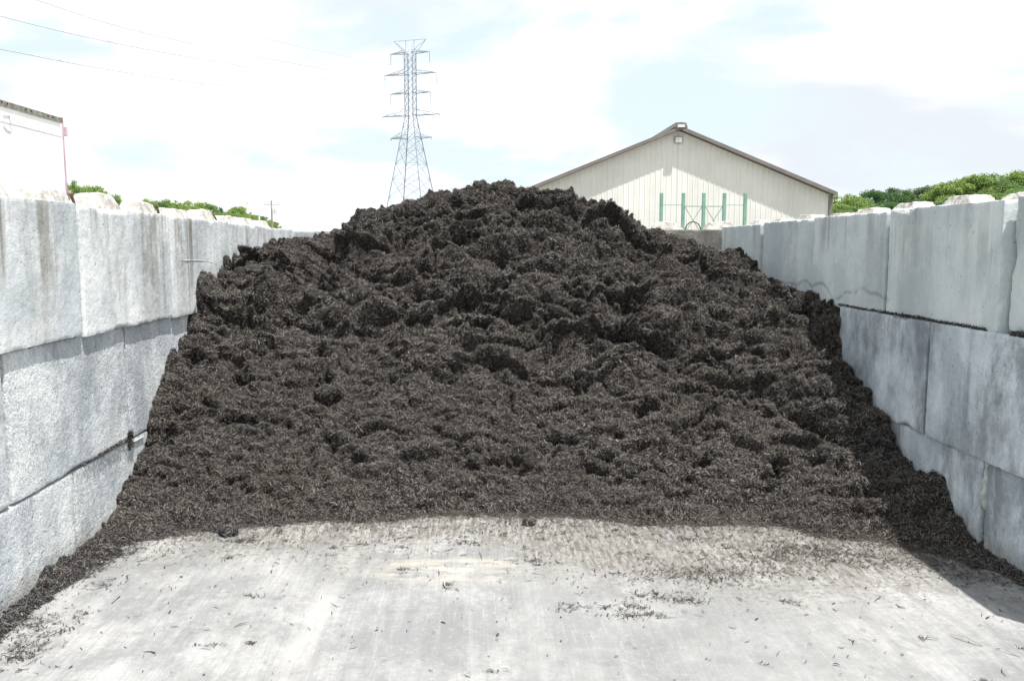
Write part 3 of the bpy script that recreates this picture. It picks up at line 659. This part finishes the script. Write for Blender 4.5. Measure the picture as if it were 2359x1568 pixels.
for zz, w_, h_, yo in ((zr+.13, .19, .075, .50), (atY(1563, 323, BY).z, .19, .15, .03)):
    mb = MB(); mb.box(BX-w_, BX+w_, BY-yo-.09, BY-yo, zz-h_, zz+h_); o = bl(mb).build('floodlight', M_LAMPB, bd, bevel=.02)
    mb = MB(); mb.box(BX-w_+.04, BX+w_-.04, BY-yo-.105, BY-yo-.092, zz-h_+.03, zz+h_-.03); bl(mb).build('lamp_lens', M_LAMPG, o)

# ------------------------------------------------------------ green rack
M_GREEN = simple('green rack steel', (.17,.31,.26), .5, 0, .12, 4)
RY = 22.0; ups = [atY(x, 470, RY) for x in (1523.5, 1574, 1621, 1668.5, 1716.5)]; ztp = atY(1621, 445, RY).z
rk = empty('pallet_rack', (ups[2].x, RY, 0)); tag(rk, 'green steel rack of five uprights with crossed braces before the cream barn', 'rack')
def rl(mb): mb.v = [(x-ups[2].x, y-RY, z) for x, y, z in mb.v]; return mb
for u in ups:
    mb = MB(); w_ = .042
    mb.box(u.x-w_, u.x-w_+.008, RY-.03, RY+.03, 0, ztp); mb.box(u.x+w_-.008, u.x+w_, RY-.03, RY+.03, 0, ztp); mb.box(u.x-w_+.009, u.x+w_-.009, RY-.034, RY-.026, 0, ztp)
    po = rl(mb).build('upright', M_GREEN, rk)
    
def hz(i, j, z, r): 
    mb = MB(); mb.bar((ups[i].x+.042, RY, z), (ups[j].x-.042, RY, z), r); rl(mb).build('crossbar', M_GREEN, rk)
z1 = atY(1621, 472.5, RY).z; z2 = atY(1621, 475.5, RY).z
for zz in (0, -1.2, -.75): 
    hz(0, 1, z1+zz, .010); hz(3, 4, z1+zz, .010); hz(1, 2, z2+zz, .015); hz(2, 3, z2+zz, .015)
for i_ in (1, 2):
    for zb in (0, -.75):
        for s in (0, 1):
            mb = MB(); xa, xb = ups[i_].x+.045, ups[i_+1].x-.045
            if s: xa, xb = xb, xa
            mb.bar((xa, RY-.01+.02*s, z2+zb-.02), (xb, RY-.01+.02*s, z2+zb-.70), .012); rl(mb).build('cross_brace', M_GREEN, rk)

# ------------------------------------------------------------ transmission tower
M_STEEL = simple('galvanised lattice steel', (.26,.31,.37), .6, .2, .1, 1)
M_INS = simple('grey insulator', (.33,.35,.38), .5)
TD = 180.0
def r4(x, y): return ((900+x/3.408)/1.0598, (60+y/3.408)/1.0598)
tc = atY(*r4(349, 600), TD); tw = empty('transmission_tower', (tc.x, TD, 0)); tag(tw, 'tall steel lattice tower with five crossarms rising behind the mulch pile', 'tower')
tw.rotation_euler.z = R(-20)
def tz(y): return atY(*r4(349, y), TD).z
def legs(z):
    zk = tz(765)
    if z >= zk: h = .91
    else: h = .91+(zk-z)/(zk-tz(1430))*(3.55-.91)
    return [(-h, -h, z), (h, -h, z), (h, h, z), (-h, h, z)]
lev = [tz(y) for y in (232, 300, 355, 410, 465, 520, 570, 620, 690, 765, 850, 945, 1040, 1160, 1290, 1440)]
while lev[-1] > 3: lev.append(max(0, lev[-1]-7))
mb = MB()
for a_, b_ in zip(lev[:-1], lev[1:]):
    La, Lb = legs(a_), legs(b_)
    for k in range(4):
        mb.bar(La[k], Lb[k], .11); k2 = (k+1) % 4
        mb.bar(La[k], Lb[k2], .042); mb.bar(La[k2], Lb[k], .042)
        mb.bar(Lb[k], Lb[k2], .032)
mb.build('lattice_mast', M_STEEL, tw)
def arm(y, half, dz, ins, lift=0):
    z = tz(y); L = legs(z)
    for s in (-1, 1):
        mb = MB(); tip = (s*half, 0, z)
        for yy in (-1, 1):
            h = abs(L[0][0]); mb.bar((s*h, yy*h, z), tip, .095); mb.bar((s*h, yy*h, z+dz), tip, .045)
            mb.bar((s*(h+(half-h)*.5), yy*h*.5, z), (s*(h+(half-h)*.5), yy*h*.5, z+dz*.5), .03)
            mb.bar((s*h, yy*h, z+dz), (s*(h+(half-h)*.5), yy*h*.5, z), .03)
        mb.bar((s*h, -h, z), (s*h, h, z), .05)
        o = mb.build('crossarm', M_STEEL, tw)
        m2 = MB(); m2.bar((tip[0], 0, z), (tip[0], 0, z-ins), .085, 6)
        m2.build('insulator', M_INS, o)
pxm = 3.408*1.0598*F_/TD  # region px per metre
cs = math.cos(R(20))
for y, hp, dz, ins in ((238, 160, .5, 80/pxm), (413, 212, .9, 88/pxm), (572, 166, .7, 88/pxm), (757, 237, 1.3, 18/pxm), (944, 170, 1.0, 18/pxm)):
    arm(y, hp/pxm/cs, dz, ins)
mb = MB(); zt = tz(132); zb = tz(232); hh = 133/pxm/cs
for s in (-1, 1):
    for yy in (-1, 1): mb.bar((s*.98, yy*.98, zb), (s*hh, 0, zt), .045)
    mb.bar((s*.98*.3, 0, zb), (s*hh, 0, zt), .03); mb.bar((s*.98, 0, zb), (s*1.0, 0, zt), .035); mb.bar((s*.98, 0, zt), (s*.2, 0, zb), .03)
mb.bar((-hh, 0, zt), (hh, 0, zt), .045); mb.build('peak_frame', M_STEEL, tw)

# ------------------------------------------------------------ power lines
M_WIRE = simple('aluminium cable', (.42,.43,.53), .6)
def wire(pix, label, r=.047):
    P_ = [atY(x, y, Y) for x, y, Y in pix]
    # Lagrange-smooth through the given points
    n = 40; out = []
    ts = np.linspace(0, len(P_)-1, n); A = np.array([tuple(p) for p in P_]); k = np.arange(len(P_))
    for d_ in range(3): out.append(np.polyval(np.polyfit(k, A[:, d_], len(P_)-1), ts))
    mb = MB(); mb.path([Vector((a, b, c_)) for a, b, c_ in zip(*out)], r, 5)
    o = mb.build('power_line', M_WIRE, smooth=True); tag(o, label, 'power line', 'power lines crossing the sky on the left')
wire([(-400, 48, 55), (100, 133, 85), (430, 188, 120), (901, 240, 179)], 'lowest of the four power lines in the left sky, the one most clearly drawn')
wire([(-300, -32, 60), (0, 37, 80), (380, 122, 118), (887, 200, 179)], 'second lowest of the four power lines in the left sky')
wire([(-250, -90, 60), (160, 26, 90), (420, 96, 125), (901, 186, 181)], 'third power line up in the left sky, faint above the other two')
wire([(60, -62, 70), (285, 0, 95), (580, 82, 130), (902, 150, 179)], 'highest faint power line in the left sky', .035)

# ------------------------------------------------------------ poles
M_WOOD = simple('weathered pole wood', (.30,.26,.22), .9, 0, .2, 2)
def PZ(x, y, D): return atY(x, y, D)
D = 95.0; b = PZ(627, 520, D); top = PZ(626, 462, D)
up_ = empty('utility_pole', (b.x, D, 0)); tag(up_, 'slim wooden pole with crossarm and transformer beyond the left wall', 'utility pole')
mb = MB(); mb.bar((0, 0, 0), (0, 0, top.z), .13, 10, .10); mb.build('pole', M_WOOD, up_)
mb = MB(); mb.bar((-.85, 0, top.z-.45), (.85, 0, top.z-.45), .045); mb.build('crossarm', M_WOOD, up_)
for s in (-.8, -.35, .8):
    mb = MB(); mb.bar((s, 0, top.z-.4), (s, 0, top.z-.2), .04, 6); mb.build('insulator', M_INS, up_)
mb = MB(); mb.bar((.42, 0, top.z-1.5), (.42, 0, top.z-.95), .22, 12); mb.build('transformer', M_GREYM, up_)
mb = MB(); mb.bar((-.15, 0, top.z-1.25), (1.1, 0, top.z-1.3), .04); mb.build('bracket', M_GREYM, up_)
D = 80.0; b = PZ(598, 520, D); kz = PZ(598, 492, D).z; e2 = PZ(577, 468, D)
sp = empty('street_lamp', (b.x, D, 0)); tag(sp, 'grey street lamp with a slanted arm leaning left, beside the utility pole', 'street lamp')
mb = MB(); mb.bar((0, 0, 0), (0, 0, kz), .08, 8); mb.build('pole', M_GREYM, sp)
mb = MB(); mb.path([(0, 0, kz-.1), (-.12, 0, kz+.3), (e2.x-b.x+.15, 0, e2.z), (e2.x-b.x-.12, 0, e2.z+.03)], .05, 6); mb.build('arm', M_GREYM, sp)
mb = MB(); mb.path([(e2.x-b.x-.02, 0, e2.z+.02), (e2.x-b.x-.25, 0, e2.z+.04), (e2.x-b.x-.5, 0, e2.z-.0)], [.06, .11, .05], 8); mb.build('lamp_head', M_GREYM, sp)

# ------------------------------------------------------------ trees
def leaf_mat(name, a, b):
    t = NT(name); r = t.node('ShaderNodeNewGeometry').outputs['Random Per Island']
    c = t.mix(r, a, b); o = t.node('ShaderNodeObjectInfo').outputs['Random']
    c = t.mix(t.math('MULTIPLY', o, .35), c, tuple(x*.6 for x in a))
    m = t.finish(c, .6, 0, .2); tr_ = t.node('ShaderNodeBsdfTranslucent'); t.set(tr_.inputs[0], t.mix(.5, c, (.16,.30,.03)))
    ms = t.node('ShaderNodeMixShader'); ms.inputs[0].default_value = .35; t.l.new(t.b.outputs[0], ms.inputs[1]); t.l.new(tr_.outputs[0], ms.inputs[2]); t.l.new(ms.outputs[0], t.out.inputs[0])
    return m
LM = [leaf_mat('bright green leaves', (.20,.30,.08), (.33,.44,.15)), leaf_mat('mid green leaves', (.15,.24,.09), (.25,.35,.15)), leaf_mat('dark green leaves', (.07,.14,.07), (.11,.20,.09)), leaf_mat('dull grey green leaves', (.15,.19,.13), (.20,.24,.17))]
M_BARK = simple('tree bark', (.11,.085,.065), .9, 0, .3, 6)
def tree_meshes(seed):
    """unit tree: height 1"""
    g = np.random.default_rng(seed); cl = []
    nb = 95
    for k in range(nb):
        a = g.uniform(0, 2*math.pi); h = g.uniform(.25, .93); rad = .36*math.sin(math.pi*min(1, (h-.12)/.86)**.8)**.6
        rr = rad*math.sqrt(g.uniform(.15, 1)); cl.append((rr*math.cos(a), rr*math.sin(a), h, g.uniform(.025, .078)))
    V, Fq = [], []
    for cx_, cy_, cz_, cr_ in cl:
        m = int(560*(cr_/.1)**1.6); d = g.normal(size=(m, 3)); d /= np.linalg.norm(d, axis=1)[:, None]
        rad = cr_*1.25*(g.random(m)**.6)*(1+.35*perlin(d*2+seed+cx_*9)); P_ = np.array([cx_, cy_, cz_])+d*rad[:, None]*np.array([1.15, 1.15, .8])
        s = g.uniform(.006, .014, m)[:, None]; a = g.normal(size=(m, 3)); a /= np.linalg.norm(a, axis=1)[:, None]; b = np.cross(a, g.normal(size=(m, 3))); b /= np.linalg.norm(b, axis=1)[:, None]
        n0 = sum(len(x) for x in V)
        V.append(np.stack([P_-a*s, P_-b*s*.6, P_+a*s, P_+b*s*.6], 1).reshape(-1, 3)); Fq.append(np.arange(m*4).reshape(-1, 4)+n0)
    t_ = MB(); t_.path([(0,0,0),(.005,0,.12),(-.005,.005,.3),(.0,0,.55),(.01,0,.8)], [.028,.022,.018,.011,.003], 8)
    for k in range(11):
        cx_, cy_, cz_, _ = cl[k*3]; z0 = min(.55, max(.16, cz_-.22)); t_.path([(0,0,z0), (cx_*.5, cy_*.5, (z0+cz_)/2-.01), (cx_, cy_, cz_)], [.011,.007,.002], 5)
    to = t_.build('trunk', M_BARK, smooth=True); tm = to.data; bpy.data.objects.remove(to)
    return np.concatenate(V), np.concatenate(Fq), tm
TREES = []
for sd in range(4):
    V_, F2_, tm = tree_meshes(50+sd); TREES.append(([np_mesh('crown', V_, F2_, m) for m in LM], tm))
def tree(px, py, D, wide, kind, var, label, group):
    tp = atY(px, py, D); h = tp.z
    e = empty('tree', (tp.x, D, 0)); tag(e, label, 'tree', group); e.rotation_euler.z = random.uniform(0, 6.28); e.scale = (h*wide, h*wide, h*1.03)
    cms, tm = TREES[var]; o = bpy.data.objects.new('trunk', tm); link(o, e); o = bpy.data.objects.new('crown', cms[kind]); link(o, e)
ORD = ['first','second','third','fourth','fifth','sixth','seventh','eighth','ninth','tenth','eleventh','twelfth','thirteenth','fourteenth','fifteenth','sixteenth','seventeenth','eighteenth','nineteenth','twentieth']
left = [(168,414,84,.55,0),(188,436,90,.9,0),(212,428,92,.95,0),(240,440,96,1.0,1),(262,446,100,.7,0),(345,456,110,.75,0),(368,463,112,.8,1),(395,458,116,1,0),(420,464,120,1.1,0),(447,461,125,1.1,0),(472,468,132,1.1,1),(503,474,150,.5,2),(500,486,145,1.2,1),(528,482,150,1.1,0),(548,476,155,1.1,0),(570,486,165,1.1,0),(592,494,185,1.2,1),(612,498,205,1.1,0),(629,510,230,1.0,1)]
for i, (px, py, D, w_, k) in enumerate(sorted(left)):
    tree(px, py, D, w_, k, i % 4, f'{"darker" if k==2 else "mid green" if k==1 else "bright green"} tree, {ORD[i]} from the left beyond the left wall', 'trees beyond the left wall')
rightl = [(1935,447,118,1.05,0),(1962,446,116,1.0,0),(1990,456,118,1.1,1),(2014,438,121,.95,2),(2046,431,122,.95,2),(2078,435,124,.9,2),(2108,434,128,.95,3),(2140,428,128,1.05,3),(2168,424,124,1.05,0),(2196,412,122,1.05,0),(2222,410,126,1.0,0),(2250,402,122,1.05,0),(2275,408,130,1.1,0),(2300,399,122,1.1,1),(2330,401,126,1.1,0),(2358,394,122,1.1,0),(2392,398,124,1.1,1)]
for i, (px, py, D, w_, k) in enumerate(rightl):
    tree(px, py, D, w_, k, (i*3+1) % 4, f'{["bright green","mid green","dark green","dull grey green"][k]} tree, {ORD[i]} from the left in the upper right row', 'upper trees beyond the right wall')
low = [(1925,470,104,1.3,0),(1955,474,102,1.3,1),(1990,476,103,1.3,0),(2025,470,104,1.3,1),(2062,466,104,1.2,2),(2095,470,103,1.3,3),(2130,462,104,1.3,3),(2165,462,104,1.3,1),(2200,450,104,1.3,0),(2235,452,103,1.3,2),(2270,440,104,1.3,1),(2310,446,103,1.3,0),(2350,436,104,1.3,1)]
for i, (px, py, D, w_, k) in enumerate(low):
    tree(px, py, D, w_, k, (i*3+2) % 4, f'{["bright green","mid green","dark green","dull grey green"][k]} tree, {ORD[i]} from the left just over the right wall', 'front trees beyond the right wall')

# ------------------------------------------------------------ sky, sun, camera
SUN = Vector((.24, -.27, 1)).normalized(); el = math.asin(SUN.z); az = math.atan2(SUN.x, SUN.y)
w = bpy.data.worlds.new('World'); bpy.context.scene.world = w; w.use_nodes = True; nt = w.node_tree; nd = nt.nodes; lk = nt.links
bg = nd['Background']; bg.inputs[1].default_value = .12
sky = nd.new('ShaderNodeTexSky'); sky.sky_type = 'NISHITA'; sky.sun_disc = False; sky.sun_elevation = el; sky.sun_rotation = az; sky.air_density = 1; sky.dust_density = 2.0
tc_ = nd.new('ShaderNodeTexCoord'); mp = nd.new('ShaderNodeMapping'); lk.new(tc_.outputs['Generated'], mp.inputs[0]); mp.inputs['Scale'].default_value = (1, 1, 2.4); mp.inputs['Location'].default_value = (.35, .2, .1)
def wn(scale, det, rough, dist, off):
    m2 = nd.new('ShaderNodeMapping'); lk.new(mp.outputs[0], m2.inputs[0]); m2.inputs['Location'].default_value = off
    x = nd.new('ShaderNodeTexNoise'); lk.new(m2.outputs[0], x.inputs['Vector']); x.inputs['Scale'].default_value = scale; x.inputs['Detail'].default_value = det; x.inputs['Roughness'].default_value = rough; x.inputs['Distortion'].default_value = dist; return x.outputs['Fac']
def wr(v, a, b, lo, hi):
    x = nd.new('ShaderNodeMapRange'); x.interpolation_type = 'SMOOTHSTEP'; lk.new(v, x.inputs['Value'])
    for k, vv in zip(('From Min','From Max','To Min','To Max'), (a, b, lo, hi)): x.inputs[k].default_value = vv
    return x.outputs['Result']
def wm(f, a, b):
    x = nd.new('ShaderNodeMix'); x.data_type = 'RGBA'
    if isinstance(f, float): x.inputs['Factor'].default_value = f
    else: lk.new(f, x.inputs['Factor'])
    ins = [i for i in x.inputs if i.type == 'RGBA']
    for s_, v in zip(ins, (a, b)):
        if isinstance(v, tuple): s_.default_value = (*v, 1)
        else: lk.new(v, s_)
    return [o for o in x.outputs if o.type == 'RGBA'][0]
cloud = wm(wr(wn(1.7, 6, .52, .3, (4, 1, 0)), .49, .64, 0, 1), (5.8, 5.95, 6.15), (3.85, 4.05, 4.35))
cover = wr(wn(4.2, 8, .55, .3, (0, 0, 0)), .39, .58, 0, 1.0)
lk.new(wm(cover, wm(.85, sky.outputs[0], (3.95, 4.5, 4.7)), cloud), bg.inputs[0])
s = bpy.data.lights.new('Sun', 'SUN'); s.energy = 4.2; s.angle = R(.53); s.color = (1, .97, .925)
so = bpy.data.objects.new('Sun', s); link(so); so.rotation_euler = SUN.to_track_quat('Z', 'Y').to_euler(); so.location = (5, -5, 20)
cam = bpy.data.cameras.new('Camera'); co = bpy.data.objects.new('Camera', cam); link(co, None, (0, 0, HC))
cam.sensor_width = 36; cam.lens = 36*F_/2359; cam.clip_end = 4000; cam.clip_start = .05
co.matrix_world = Matrix.Translation((0, 0, HC)) @ Matrix((rt, up, -fw)).transposed().to_4x4()
sc = bpy.context.scene; sc.camera = co
sc.cycles.use_denoising = True; sc.cycles.denoising_prefilter = 'ACCURATE'; sc.cycles.denoising_input_passes = 'RGB_ALBEDO_NORMAL'
sc.view_settings.view_transform = 'Standard'; sc.view_settings.look = 'None'; sc.view_settings.exposure = .90; sc.view_settings.gamma = 1
